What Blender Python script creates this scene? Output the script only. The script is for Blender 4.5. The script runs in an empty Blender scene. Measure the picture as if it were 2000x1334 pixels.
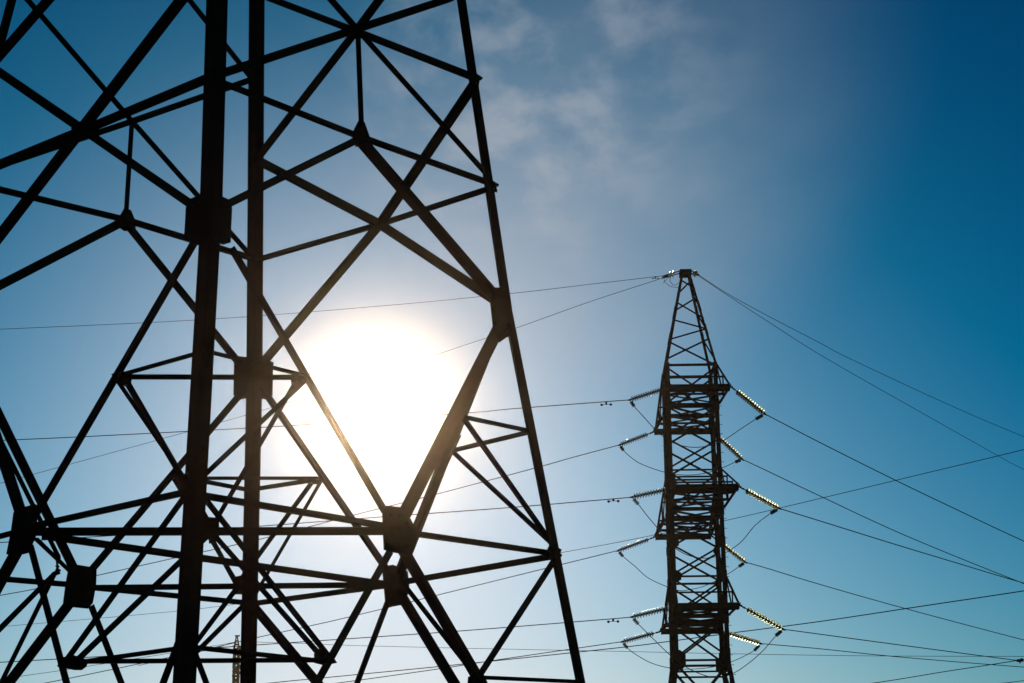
import bpy, bmesh, math, random
from mathutils import Vector, Matrix
random.seed(7)
C = bpy.context.scene.collection
rad = math.radians

# ------------------------------------------------------------------ camera
F_PX, PITCH, ROLL = 3815.65, 0.26903594, -0.01242634
CAM = Vector((0, 0, 1.6))
cp, sp = math.cos(PITCH), math.sin(PITCH)
cr, sr = math.cos(ROLL), math.sin(ROLL)
_rt, _up, FW = Vector((1, 0, 0)), Vector((0, -sp, cp)), Vector((0, cp, sp))
RT = cr * _rt + sr * _up
UP = -sr * _rt + cr * _up
camd = bpy.data.cameras.new('camera')
camd.sensor_width = 36.0
camd.lens = F_PX / 2000 * 36
camd.clip_start = 0.1
camd.clip_end = 5000
cam = bpy.data.objects.new('camera', camd)
C.objects.link(cam)
m3 = Matrix((RT, UP, -FW)).transposed()
cam.matrix_world = Matrix.Translation(CAM) @ m3.to_4x4()
bpy.context.scene.camera = cam


def ray(x, y):
    return (RT * ((x - 1000) / F_PX) + UP * ((667 - y) / F_PX) + FW).normalized()


def proj(P):
    d = Vector(P) - CAM
    z = d.dot(FW)
    return Vector((1000 + F_PX * d.dot(RT) / z, 667 - F_PX * d.dot(UP) / z))


def hit(x, y, plane, off=0.0):
    p0, n = plane
    r = ray(x, y)
    return CAM + r * ((p0 + n * off - CAM).dot(n) / r.dot(n))


def atY(x, y, Y):
    r = ray(x, y)
    return CAM + r * ((Y - CAM.y) / r.y)


# ------------------------------------------------------------------ materials
def new_mat(name):
    m = bpy.data.materials.new(name)
    m.use_nodes = True
    nt = m.node_tree
    return m, nt, nt.nodes['Principled BSDF']


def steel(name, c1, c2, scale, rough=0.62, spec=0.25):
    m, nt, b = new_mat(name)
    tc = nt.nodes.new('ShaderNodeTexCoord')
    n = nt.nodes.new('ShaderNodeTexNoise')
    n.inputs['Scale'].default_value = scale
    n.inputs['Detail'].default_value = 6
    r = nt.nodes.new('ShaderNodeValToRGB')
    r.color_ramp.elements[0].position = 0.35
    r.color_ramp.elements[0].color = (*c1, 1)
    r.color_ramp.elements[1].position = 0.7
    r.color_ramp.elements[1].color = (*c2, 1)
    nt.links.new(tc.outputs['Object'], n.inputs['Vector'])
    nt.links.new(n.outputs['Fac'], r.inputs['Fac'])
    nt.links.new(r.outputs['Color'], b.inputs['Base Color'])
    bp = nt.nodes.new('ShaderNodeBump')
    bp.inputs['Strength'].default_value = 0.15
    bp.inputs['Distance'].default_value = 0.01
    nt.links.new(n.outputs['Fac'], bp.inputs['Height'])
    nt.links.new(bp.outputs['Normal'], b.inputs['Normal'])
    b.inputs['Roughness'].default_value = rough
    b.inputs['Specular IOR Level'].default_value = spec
    return m


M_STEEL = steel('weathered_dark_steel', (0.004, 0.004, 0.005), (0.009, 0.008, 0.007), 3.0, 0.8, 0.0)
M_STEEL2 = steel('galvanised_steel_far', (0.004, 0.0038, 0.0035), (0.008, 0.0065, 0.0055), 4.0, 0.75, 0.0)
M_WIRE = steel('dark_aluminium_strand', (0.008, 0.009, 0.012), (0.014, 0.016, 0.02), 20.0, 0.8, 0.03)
M_CONC = steel('concrete', (0.2, 0.19, 0.17), (0.32, 0.30, 0.27), 6.0, 0.9, 0.2)

M_GLASS, nt, b = new_mat('toughened_glass')
b.inputs['Base Color'].default_value = (0.62, 0.74, 0.60, 1)
b.inputs['Roughness'].default_value = 0.2
b.inputs['Transmission Weight'].default_value = 0.55
b.inputs['IOR'].default_value = 1.45
out = nt.nodes['Material Output']
tr = nt.nodes.new('ShaderNodeBsdfTranslucent')
tr.inputs['Color'].default_value = (0.10, 0.13, 0.11, 1)
mx = nt.nodes.new('ShaderNodeMixShader')
nz = nt.nodes.new('ShaderNodeTexNoise')
nz.inputs['Scale'].default_value = 13.0
mr = nt.nodes.new('ShaderNodeMapRange')
mr.inputs['From Min'].default_value = 0.4
mr.inputs['From Max'].default_value = 0.6
mr.inputs['To Min'].default_value = 0.1
mr.inputs['To Max'].default_value = 0.5
tcg = nt.nodes.new('ShaderNodeTexCoord')
nt.links.new(tcg.outputs['Object'], nz.inputs['Vector'])
nt.links.new(nz.outputs['Fac'], mr.inputs['Value'])
nt.links.new(mr.outputs['Result'], mx.inputs['Fac'])
nt.links.new(b.outputs['BSDF'], mx.inputs[1])
nt.links.new(tr.outputs['BSDF'], mx.inputs[2])
nt.links.new(mx.outputs['Shader'], out.inputs['Surface'])


# ------------------------------------------------------------------ mesh helpers
class MB:
    def __init__(self):
        self.v, self.f = [], []

    def add(self, vs, fs):
        k = len(self.v)
        self.v += [Vector(p) for p in vs]
        self.f += [[i + k for i in f] for f in fs]
        return self

    def build(self, name, mat, parent=None, smooth=False):
        o0 = parent.matrix_world.translation if False else (Vector(parent['_o']) if parent is not None and '_o' in parent else Vector((0, 0, 0)))
        me = bpy.data.meshes.new(name)
        me.from_pydata([tuple(p - o0) for p in self.v], [], self.f)
        bm = bmesh.new()
        bm.from_mesh(me)
        bmesh.ops.recalc_face_normals(bm, faces=bm.faces)
        bm.to_mesh(me)
        bm.free()
        if smooth:
            for p in me.polygons:
                p.use_smooth = True
        me.materials.append(mat)
        o = bpy.data.objects.new(name, me)
        C.objects.link(o)
        if parent is not None:
            o.parent = parent
            o['_o'] = tuple(o0)
        return o


def prism_sweep(mb, P0, P1, prof0, prof1=None):
    """extrude a closed profile (list of offset vectors) from P0 to P1"""
    prof1 = prof1 or prof0
    n = len(prof0)
    vs = [P0 + q for q in prof0] + [P1 + q for q in prof1]
    fs = [[i, (i + 1) % n, n + (i + 1) % n, n + i] for i in range(n)]
    fs += [list(range(n))[::-1], list(range(n, 2 * n))]
    mb.add(vs, fs)


def Lprof(d1, d2, s, t, c=Vector((0, 0, 0))):
    return [c, c + d1 * s, c + d1 * s + d2 * t, c + d1 * t + d2 * t, c + d1 * t + d2 * s, c + d2 * s]


def lbar(mb, P0, P1, d1, d2, s, t=None, c=Vector((0, 0, 0))):
    t = t or max(0.008, s * 0.11)
    prism_sweep(mb, P0, P1, Lprof(d1, d2, s, t, c))


def tube(mb, pts, r, n=6):
    pts = [Vector(p) for p in pts]
    rings = []
    for i, p in enumerate(pts):
        a = (pts[min(i + 1, len(pts) - 1)] - pts[max(i - 1, 0)]).normalized()
        h = Vector((0, 0, 1)) if abs(a.z) < 0.9 else Vector((1, 0, 0))
        u = a.cross(h).normalized()
        w = u.cross(a)
        rings.append([p + (u * math.cos(2 * math.pi * k / n) + w * math.sin(2 * math.pi * k / n)) * r for k in range(n)])
    vs = [q for rg in rings for q in rg]
    fs = []
    for i in range(len(pts) - 1):
        for k in range(n):
            fs.append([i * n + k, i * n + (k + 1) % n, (i + 1) * n + (k + 1) % n, (i + 1) * n + k])
    fs += [list(range(n))[::-1], [(len(pts) - 1) * n + k for k in range(n)]]
    mb.add(vs, fs)


def lathe(mb, A, a, prof, n=20):
    """prof: list of (along, radius) about axis a from A"""
    a = a.normalized()
    h = Vector((0, 0, 1)) if abs(a.z) < 0.9 else Vector((1, 0, 0))
    u = a.cross(h).normalized()
    w = u.cross(a)
    vs, fs = [], []
    for (x, r) in prof:
        for k in range(n):
            th = 2 * math.pi * k / n
            vs.append(A + a * x + (u * math.cos(th) + w * math.sin(th)) * r)
    for i in range(len(prof) - 1):
        for k in range(n):
            fs.append([i * n + k, i * n + (k + 1) % n, (i + 1) * n + (k + 1) % n, (i + 1) * n + k])
    fs += [list(range(n))[::-1], [(len(prof) - 1) * n + k for k in range(n)]]
    mb.add(vs, fs)


def smooth_curve(pts, per=10):
    """Catmull-Rom through 3D points"""
    P = [Vector(p) for p in pts]
    if len(P) == 2:
        return [P[0].lerp(P[1], i / per) for i in range(per + 1)]
    Q = [P[0] * 2 - P[1]] + P + [P[-1] * 2 - P[-2]]
    res = []
    for i in range(1, len(Q) - 2):
        for k in range(per):
            t = k / per
            a, b_, c_, d = Q[i - 1], Q[i], Q[i + 1], Q[i + 2]
            res.append(0.5 * ((2 * b_) + (c_ - a) * t + (2 * a - 5 * b_ + 4 * c_ - d) * t * t + (3 * b_ - a - 3 * c_ + d) * t ** 3))
    res.append(P[-1])
    return res


def tag(o, label, cat, group=None, kind=None):
    o['label'] = label
    o['category'] = cat
    if group:
        o['group'] = group
    if kind:
        o['kind'] = kind
    return o


def thing(name, loc, label, cat, group=None):
    o = bpy.data.objects.new(name, None)
    o.empty_display_size = 0.2
    C.objects.link(o)
    o.location = loc
    o['_o'] = tuple(loc)
    return tag(o, label, cat, group)


# ================================================================== BIG TOWER
TX, TY, TH, KL, KU, ZA, ZD = -3.07477243, 20.66683886, 0.0647671821, 0.179002586, 0.126999573, 7.67032291, 4.94838761
DIRS = dict(N=(0, -1), R=(1, 0), F=(0, 1), L=(-1, 0))
AX = Vector((math.cos(TH), math.sin(TH), 0))       # L -> R
AYv = Vector((-math.sin(TH), math.cos(TH), 0))     # N -> F


def corner(k, z):
    h = 3.54 - KL * (min(z, ZA) - ZD) - KU * max(0, z - ZA)
    a, b_ = DIRS[k]
    return Vector((TX, TY, z)) + (AX * a + AYv * b_) * h


def face_plane(p, q, za=2, zb=6):
    a, b_, c_ = corner(p, za), corner(q, za), corner(p, zb)
    n = (b_ - a).cross(c_ - a).normalized()
    if n.dot(a - Vector((TX, TY, 4))) < 0:
        n = -n
    return (a, n)


PL = {'NR': face_plane('N', 'R'), 'NL': face_plane('N', 'L'), 'FR': face_plane('F', 'R'), 'FL': face_plane('F', 'L'),
      'ZD': (Vector((TX, TY, ZD)), Vector((0, 0, 1)))}
LEGPL = {}
for k in 'NRFL':
    a, b_ = corner(k, 2), corner(k, 6)
    LEGPL[k] = (a, (b_ - a).cross(AX).normalized())
UPL = {'NR': face_plane('N', 'R', 9, 13), 'NL': face_plane('N', 'L', 9, 13), 'FR': face_plane('F', 'R', 9, 13), 'FL': face_plane('F', 'L', 9, 13)}
ULEG = {}
for k in 'NRFL':
    a, b_ = corner(k, 9), corner(k, 13)
    ULEG[k] = (a, (b_ - a).cross(AX).normalized())


def fhit(x, y, f, off=0.0):
    """point of a tower face (battered twice, the break is at the big gussets)"""
    p = hit(x, y, PL[f], off)
    if f in UPL and p.z > ZA:
        p = hit(x, y, UPL[f], off)
    return p



tower = thing('lattice_tower', (TX, TY, 0), 'huge black lattice pylon cut off by the frame, standing in front of the sun', 'pylon')


def fit_L(P0, P1, d1, d2, w, shift):
    """size an L section so its silhouette is w photo-pixels wide where it is in frame, and centre it on the line"""
    best = None
    ins = []
    for i in range(41):
        t = i / 40
        q = proj(P0.lerp(P1, t))
        if -20 < q.x < 2020 and -20 < q.y < 1354:
            ins.append(t)
    tm = sum(ins) / len(ins) if ins else 0.5
    Mx = P0.lerp(P1, tm)
    ax = (proj(P1) - proj(P0)).normalized() if (proj(P1) - proj(P0)).length > 1e-6 else Vector((0, 1))
    pr = Vector((-ax.y, ax.x))
    m0 = proj(Mx)
    s = 0.1
    for _ in range(4):
        e = [(proj(Mx + q) - m0).dot(pr) for q in Lprof(d1, d2, s, max(0.008, s * 0.11))]
        s *= w / max(1e-6, max(e) - min(e))
    e = [(proj(Mx + q) - m0).dot(pr) for q in Lprof(d1, d2, s, max(0.008, s * 0.11))]
    cen = (max(e) + min(e)) / 2
    g = (proj(Mx + shift * 0.1) - m0).dot(pr) / 0.1
    return s, shift * (-cen / g if abs(g) > 1e-3 else 0)


cnt = [0]
LEGLINES = {}


def meet_leg(P, d, key):
    """parameter along P + t d closest to a leg's lower ('N') or upper ('N+') reach"""
    A, B = LEGLINES[key]
    e = B - A
    r = P - A
    a, b_, c_ = d.dot(d), d.dot(e), e.dot(e)
    return (b_ * e.dot(r) - c_ * d.dot(r)) / (a * c_ - b_ * b_)



def member(name, A, B, w, flip=False, ext=(0, 0)):
    """A, B: (px, py, plane).  One L-section bar lying in the tower face(s)."""
    cnt[0] += 1
    off = -0.004 - 0.0031 * (cnt[0] % 9)
    P0 = fhit(A[0], A[1], A[2], off)
    P1 = fhit(B[0], B[1], B[2], off)
    d = P1 - P0
    P0a, P1a = P0, P1
    for i in (0, 1):
        e = ext[i]
        if isinstance(e, str):      # run on along its own line to the leg it is bolted to
            t = meet_leg(P0, d, e)
            if i:
                P1a = P0 + d * t
            else:
                P0a = P0 + d * t
        elif i:
            P1a = P1 + d * e
        else:
            P0a = P0 - d * e
    P0, P1 = P0a, P1a
    a = (P1 - P0).normalized()
    if A[2] == B[2] and A[2] != 'ZD':
        n = (UPL if (P0.z + P1.z) / 2 > ZA else PL)[A[2]][1]
    else:
        n = Vector((0, 0, 1)) if abs(a.z) < 0.8 else Vector((0, -1, 0))
    n = (n - a * n.dot(a)).normalized()
    d1 = a.cross(n).normalized()
    if d1.z < 0:
        d1 = -d1
    if flip:
        d1 = -d1
    d2 = -n
    s, c = fit_L(P0, P1, d1, d2, w, d1)
    mb = MB()
    lbar(mb, P0, P1, d1, d2, s, None, c)
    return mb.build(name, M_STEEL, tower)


def gusset(poly, plane, off=0.006, th=0.012, bolts=5):
    p0, n = PL[plane]
    mb = MB()
    pts = [fhit(x, y, plane, off) for x, y in poly]
    k = len(pts)
    vs = pts + [p + n * th for p in pts]
    fs = [list(range(k)), list(range(k, 2 * k))[::-1]] + [[i, (i + 1) % k, k + (i + 1) % k, k + i] for i in range(k)]
    mb.add(vs, fs)
    if bolts:
        cx = sum(p[0] for p in poly) / k
        cy = sum(p[1] for p in poly) / k
        for i in range(k):
            x, y = poly[i]
            q = fhit(cx + (x - cx) * 0.66, cy + (y - cy) * 0.66, plane, off + th)
            lathe(mb, q, n, [(0, 0.017), (0.014, 0.017), (0.014, 0.008), (0.024, 0.008)], 6)
    return mb.build('gusset_plate', M_STEEL, tower)


# legs: centre-lines of the upper and lower reach, which meet at the big gussets; (px, py), silhouette width
LEG_PX = dict(N=((424, 0), (411, 440), (363, 1280), 43.5), R=((901, 0), (991, 604), (1134, 1334), 18.3),
              F=((501.5, 0), (496.8, 740), (485.5, 1280), 31.3), L=((23, 0), (-143, 634), (-330, 1334), 18))
for k, (pa, pm, pb, w) in LEG_PX.items():
    Pa, Pm, Pb = hit(*pa, ULEG[k]), hit(*pm, ULEG[k]), hit(*pb, LEGPL[k])
    d = Pa - Pm
    top = Pm + d * ((17.5 - Pm.z) / d.z)
    d = Pb - Pm
    bot = Pm + d * ((0.25 - Pm.z) / d.z)
    LEGLINES[k], LEGLINES[k + '+'] = (bot, Pm), (Pm, top)
    nb = {'N': 'RL', 'R': 'FN', 'F': 'LR', 'L': 'NF'}[k]
    mb = MB()
    sz = None
    for lo, hi, tn in ((Pm, top, -0.12), (bot, Pm, 0.12)):
        a = (hi - lo).normalized()
        dd = []
        for q in nb:
            v = corner(q, 5) - corner(k, 5)
            dd.append((v - a * v.dot(a)).normalized())
        s, c = fit_L(lo, hi, dd[0], dd[1], w, AX)
        sz = sz or s
        lbar(mb, lo, hi, dd[0], dd[1], s, s * 0.1, c)
        if k in 'NF':       # rows of bolts along the flanges
            for i in range(int((hi - lo).length / 0.42)):
                q = lo + a * (0.2 + 0.42 * i) + c + dd[i % 2] * s * 0.55
                lathe(mb, q, dd[1 - i % 2] * -1, [(0, 0.011), (0.012, 0.011), (0.012, 0.006), (0.02, 0.006)], 6)
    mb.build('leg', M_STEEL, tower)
    mb = MB()
    lathe(mb, Vector((bot.x, bot.y, -0.5)), Vector((0, 0, 1)), [(0, 0.55), (0.5, 0.55), (0.72, 0.42), (0.78, 0.42)], 4)
    mb.build('footing', M_CONC, tower)

# name, A(px,py,plane), B(px,py,plane), width, flip, ext
MEM = [
    # ---- face near-right
    ('strut', (425, 158, 'NR'), (700, 266, 'NR'), 13), ('strut', (700, 266, 'NR'), (966, 361, 'NR'), 13),
    ('brace', (432, 405, 'NR'), (702, 271, 'NR'), 15), ('brace', (704, 274, 'NR'), (985, 600, 'NR'), 23.5),
    ('brace', (405, 153, 'NR'), (887, -6, 'NR'), 16.5), ('brace', (960, 351, 'NR'), (700, 60, 'NR'), 10.8, 1), ('brace', (700, 60, 'NR'), (640, -8, 'NR'), 13, 1, (0, 'N+')),
    ('hanger', (699, 62, 'NR'), (706, 250, 'NR'), 10.5),
    ('brace', (452, 484, 'NR'), (752, 1000, 'NR'), 14.5), ('brace', (976, 637, 'NR'), (787, 1010, 'NR'), 25.5),
    ('brace', (763, 1075, 'NR'), (621, 1330, 'NR'), 15, 0, (0, 'N')), ('brace', (776, 1055, 'NR'), (939, 1334, 'NR'), 23, 0, (0, 'R')),
    ('strut', (360, 962, 'NR'), (750, 1027, 'NR'), 14), ('strut', (800, 1041, 'NR'), (1088, 1082, 'NR'), 12),
    ('brace', (1084, 1092, 'NR'), (936, 1320, 'NR'), 12.5), ('strut', (938, 1323, 'NR'), (1142, 1332, 'NR'), 8),
    # ---- face far-left
    ('strut', (-85, 350, 'FL'), (245, 429, 'FL'), 13), ('strut', (245, 429, 'FL'), (498, 506, 'FL'), 13),
    ('brace', (240, 433, 'FL'), (0, 557, 'FL'), 18, 0, (0, 'L')), ('brace', (248, 438, 'FL'), (478, 723, 'FL'), 15),
    ('brace', (492, 502, 'FL'), (258, 237, 'FL'), 10.5), ('brace', (258, 237, 'FL'), (50, -5, 'FL'), 11, 0, (0, 'L+')),
    ('brace', (-85, 352, 'FL'), (258, 237, 'FL'), 12.5), ('brace', (258, 237, 'FL'), (498, 153, 'FL'), 12.5),
    ('hanger', (257.5, 240, 'FL'), (246.5, 415, 'FL'), 9.5),
    ('brace', (497, 160, 'FL'), (370, 0, 'FL'), 10.5, 0, (0, 'L+')),
    ('brace', (478, 760, 'FL'), (178, 1114, 'FL'), 14), ('brace', (64, 946, 'FL'), (143, 1108, 'FL'), 19, 0, ('L', 0)),
    ('brace', (137, 1177, 'FL'), (17, 1334, 'FL'), 20.5, 0, (0, 'L')), ('brace', (178, 1183, 'FL'), (237, 1334, 'FL'), 13, 0, (0, 'F')),
    ('strut', (175, 1147, 'FL'), (488, 1178, 'FL'), 11), ('strut', (-245, 1110, 'FL'), (140, 1142, 'FL'), 11.5),
    # ---- face far-right
    ('brace', (929, 160, 'FR'), (742, 438, 'FR'), 20), ('brace', (742, 438, 'FR'), (502, 722, 'FR'), 18),
    ('brace', (505, 314, 'FR'), (742, 438, 'FR'), 18), ('brace', (742, 438, 'FR'), (972, 590, 'FR'), 19),
    ('strut', (500, 508, 'FR'), (742, 438, 'FR'), 11.5), ('strut', (742, 438, 'FR'), (963, 366, 'FR'), 12),
    ('brace', (503, 309, 'FR'), (693, 64, 'FR'), 15.5), ('brace', (693, 64, 'FR'), (745, -6, 'FR'), 17, 0, (0, 'R+')),
    ('brace', (930, 153, 'FR'), (698, 62, 'FR'), 15), ('brace', (698, 62, 'FR'), (520, -6, 'FR'), 13.5, 0, (0, 'F+')),
    ('brace', (962, 660, 'FR'), (776, 1130, 'FR'), 21),
    ('brace', (512, 758, 'FR'), (757, 1115, 'FR'), 14),
    ('brace', (760, 1168, 'FR'), (697.5, 1334, 'FR'), 11.5, 0, (0, 'F')), ('brace', (775, 1149, 'FR'), (887, 1334, 'FR'), 21, 0, (0, 'R')),
    ('strut', (1088, 1085, 'FR'), (780, 1138, 'FR'), 12.5), ('strut', (486, 1180, 'FR'), (768, 1142, 'FR'), 11),
    # ---- face near-left
    ('brace', (405, 421, 'NL'), (160, 252, 'NL'), 17), ('brace', (160, 252, 'NL'), (-4, 139, 'NL'), 18),
    ('brace', (160, 252, 'NL'), (0, 460, 'NL'), 22.5, 0, (0, 'L')), ('brace', (160, 252, 'NL'), (354, 0, 'NL'), 23.5, 0, (0, 'N+')),
    ('strut', (-85, 356, 'NL'), (160, 256, 'NL'), 20), ('strut', (160, 256, 'NL'), (406, 153, 'NL'), 19),
    ('brace', (0, 108, 'NL'), (94, 0, 'NL'), 20, 0, (.3, 'N+')),
    ('brace', (378, 476, 'NL'), (62, 1018, 'NL'), 15.5), ('brace', (14, 920, 'NL'), (41, 1003, 'NL'), 23.5, 0, ('L', 0)),
    ('brace', (38, 1068, 'NL'), (0, 1137, 'NL'), 24, 0, (0, 'L')), ('brace', (60, 1068, 'NL'), (130, 1334, 'NL'), 14, 0, (0, 'N')),
    ('strut', (360, 962, 'NL'), (62, 1028, 'NL'), 13.5), ('strut', (40, 1037, 'NL'), (-245, 1112, 'NL'), 11.5),
    # ---- cross ties of the horizontal frame
    ('tie', (60, 1038.5, 'NL'), (780, 1037, 'NR'), 16.5), ('tie', (768, 1142, 'FR'), (180, 1148, 'FL'), 11.5),
    ('tie', (60, 1043, 'NL'), (768, 1143, 'FR'), 14), ('tie', (68, 1050, 'NL'), (140, 1119, 'FL'), 9),
    # ---- upper redundants
    ('tie', (238, 736, 'NL'), (600, 737, 'NR'), 10.5),
    ('redundant_strut', (400, 686, 'NL'), (240, 731, 'NL'), 9), ('redundant_strut', (400, 685, 'NR'), (597, 734, 'NR'), 8.5),
    ('redundant_brace', (227, 740, 'NL'), (364, 940, 'NL'), 9), ('redundant_brace', (595, 744, 'NR'), (362, 963, 'NR'), 10),
    ('redundant_brace', (250, 750, 'NL'), (412, 1030, 'ZD'), 13), ('redundant_brace', (580, 742, 'NR'), (414, 1030, 'ZD'), 9.5),
    ('redundant_strut', (908, 815, 'NR'), (1032, 841, 'NR'), 9), ('redundant_strut', (888, 879, 'FR'), (1033, 844, 'FR'), 9.5),
    ('redundant_brace', (906, 818, 'NR'), (1074, 1056, 'NR'), 11), ('redundant_brace', (886, 884, 'FR'), (1086, 1069, 'FR'), 10),
    ('redundant_brace', (898, 850, 'NR'), (792, 1085, 'ZD'), 6),
    ('redundant_strut', (486, 957, 'FR'), (622, 936, 'FR'), 9), ('redundant_strut', (486, 957, 'FL'), (345, 930, 'FL'), 9),
    ('tie', (343, 934, 'FL'), (622, 934, 'FR'), 7),
    ('redundant_brace', (613, 937, 'FR'), (462, 1143, 'ZD'), 9.5), ('redundant_brace', (628, 938, 'FR'), (490, 1176, 'FR'), 7),
    ('redundant_brace', (347, 932, 'FL'), (463, 1143, 'ZD'), 10), ('redundant_brace', (336, 930, 'FL'), (484, 1172, 'FL'), 8),
    ('redundant_brace', (31, 920, 'NL'), (114, 1087, 'ZD'), 9.5, 0, (.8, 0)),
    # ---- lower redundants
    ('redundant_brace', (412, 1040, 'ZD'), (148, 1292, 'NL'), 12), ('redundant_brace', (414, 1040, 'ZD'), (622, 1276, 'NR'), 11),
    ('redundant_brace', (362, 968, 'NL'), (128, 1292, 'NL'), 12), ('redundant_brace', (362, 925, 'NR'), (642, 1282, 'NR'), 12),
    ('redundant_brace', (463, 1148, 'ZD'), (350, 1299, 'FL'), 10), ('redundant_brace', (486, 1172, 'FL'), (350, 1307, 'FL'), 10),
    ('redundant_brace', (354, 1240, 'NL'), (318.6, 1334, 'NL'), 14, 0, (0, .5)), ('redundant_brace', (374, 1258, 'NR'), (403, 1334, 'NR'), 12, 0, (0, .5)),
    ('redundant_brace', (484, 1171, 'FR'), (650, 1370, 'FR'), 19),
    ('tie', (128, 1292, 'NL'), (642, 1289, 'NR'), 9.7),
    ('redundant_strut', (366, 1264, 'NL'), (150, 1294, 'NL'), 9.5), ('redundant_strut', (366, 1263, 'NR'), (645, 1293, 'NR'), 10),
    ('redundant_brace', (772, 1120, 'ZD'), (918, 1306, 'NR'), 10),
    ('redundant_brace', (111, 1116, 'ZD'), (0, 1228, 'NL'), 11, 0, (0, .5)), ('redundant_brace', (108, 1118, 'ZD'), (4, 1330, 'FL'), 9.5, 0, (0, .5)),
]
for m in MEM:
    nm, A, B, w = m[:4]
    member(nm, A, B, w, bool(m[4]) if len(m) > 4 else False, m[5] if len(m) > 5 else (0, 0))

GUS = [
    ('NL', [(364.5, 406), (373, 389), (384, 384.5), (413, 380), (413, 478), (377, 473), (360, 468), (362, 454)]),
    ('NR', [(413, 378), (427, 382), (447, 391), (452, 407), (450, 449), (449, 474), (436, 478), (413, 470)]),
    ('FL', [(458.5, 695), (482, 697), (491, 697), (491, 780), (479, 778), (467, 781), (457, 771), (458, 718)]),
    ('FR', [(491, 697), (513, 699), (533.5, 708), (532, 716), (531, 772), (524.5, 781), (512, 779), (491, 780)]),
    ('NR', [(982, 563), (961, 561.5), (957, 591), (962, 637), (974.5, 669), (989, 659), (996, 657), (999, 640)]),
    ('FR', [(980, 566), (964, 565), (961, 592), (966, 634), (978, 662), (988, 655), (995, 650)]),
    ('NR', [(746, 999), (753, 988), (780, 991), (801, 1015), (806, 1025), (821, 1039), (804, 1080), (794, 1084), (767, 1079), (749, 1074)]),
    ('FR', [(747, 1118), (756, 1105), (767, 1103), (795, 1116), (798, 1143), (797, 1159), (781, 1182), (760, 1186), (752, 1177)]),
    ('FL', [(135, 1106), (152, 1103), (189, 1109), (188, 1143), (181.5, 1178), (172, 1189), (141, 1186), (124, 1178), (129, 1140)]),
    ('NL', [(28, 1001), (51, 990), (71, 985), (73, 1013), (70, 1050), (56, 1080), (45, 1083), (14, 1083), (23, 1038)]),
    ('NR', [(699.6, 236), (711, 239.5), (721.5, 270), (725, 285), (694.5, 287), (688, 268), (691, 253)]),
    ('FL', [(243, 407), (256, 410), (265, 432), (265, 452), (243, 451), (226, 439), (233, 425)]),
    ('ZD', [(408, 1012), (428, 1014), (428, 1056), (408, 1062)]),
    ('ZD', [(456, 1129), (474, 1125), (474, 1161), (455, 1161)]),
    ('NL', [(219, 731), (240, 725), (259, 730), (256, 752), (250, 757), (227, 747)]),
    ('NR', [(586, 728), (604, 730), (598, 745), (569.5, 756), (568, 742), (572, 732)]),
    ('NR', [(613, 1277), (627, 1262), (645, 1277.5), (657, 1295), (634, 1300), (614, 1295)]),
    ('NL', [(124, 1284), (146, 1280), (174, 1289), (169, 1302), (160, 1309), (146, 1309), (130, 1306), (113, 1302)]),
    ('FR', [(579, 931), (627, 931), (618, 946), (601, 944)]),
    ('FL', [(333, 927), (352, 925), (360, 950), (344, 943)]),
    ('NR', [(914, 1322), (940, 1311), (951, 1334), (912, 1345)]),
    ('FR', [(925, 140), (943, 152), (936, 156), (932, 176), (915, 172), (918, 150)]),
    ('NR', [(955, 350), (974, 361), (968, 365), (970, 376), (950, 372)]),
    ('NR', [(1074, 1062), (1096, 1074), (1092, 1080), (1097, 1085), (1092, 1092), (1080, 1100), (1064, 1082)]),
    ('ZD', [(108, 1087), (118, 1084), (114, 1098), (114, 1110), (118, 1121), (105, 1126), (110, 1108)]),
    ('FR', [(685, 50), (704, 48), (716, 66), (700, 78), (684, 70)]),
    ('NL', [(150, 236), (176, 243), (180, 258), (152, 268), (140, 252)]),
]
for i, (pl, poly) in enumerate(GUS):
    gusset(poly, pl, 0.004 + 0.0023 * (i % 7))

# ================================================================== SLIM TOWER
X2, Y2 = 8.122, 87.0
WT, WB, ZT, Z1, Z2, Z3, ZPK, ZS = 1.183, 1.215, 24.072, 22.21, 17.439, 12.677, 28.9, 10.75
NEARF = (Vector((0, Y2 - WT, 0)), Vector((0, -1, 0)))


def zat(x, y, Y):
    return atY(x, y, Y).z


ZT2, ZT3 = zat(1360, 917, Y2 - 1.2), zat(1365, 1125, Y2 - 1.2)
tower2 = thing('lattice_tower', (X2, Y2, 0), 'slim dark pylon with glass insulators and cross arms, right of the huge one', 'pylon')


def hw(z):
    if z > ZS:
        return WT + (WB - WT) * (ZT - z) / (ZT - Z3)
    return hw(ZS + 1e-6) + (ZS - z) * 0.145


def c2(u, v, z, k=None):
    h = hw(z)
    return Vector((X2 + u * h, Y2 + v * h, z))


def bar2(mb, P0, P1, s, n, flip=1, off=0.0):
    P0, P1, n = Vector(P0), Vector(P1), Vector(n)
    a = (P1 - P0).normalized()
    n = (n - a * n.dot(a)).normalized()
    d1 = a.cross(n).normalized() * flip
    lbar(mb, P0 - n * off, P1 - n * off, d1, -n, s, max(0.008, s * 0.12), d1 * (-s / 2))


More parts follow.
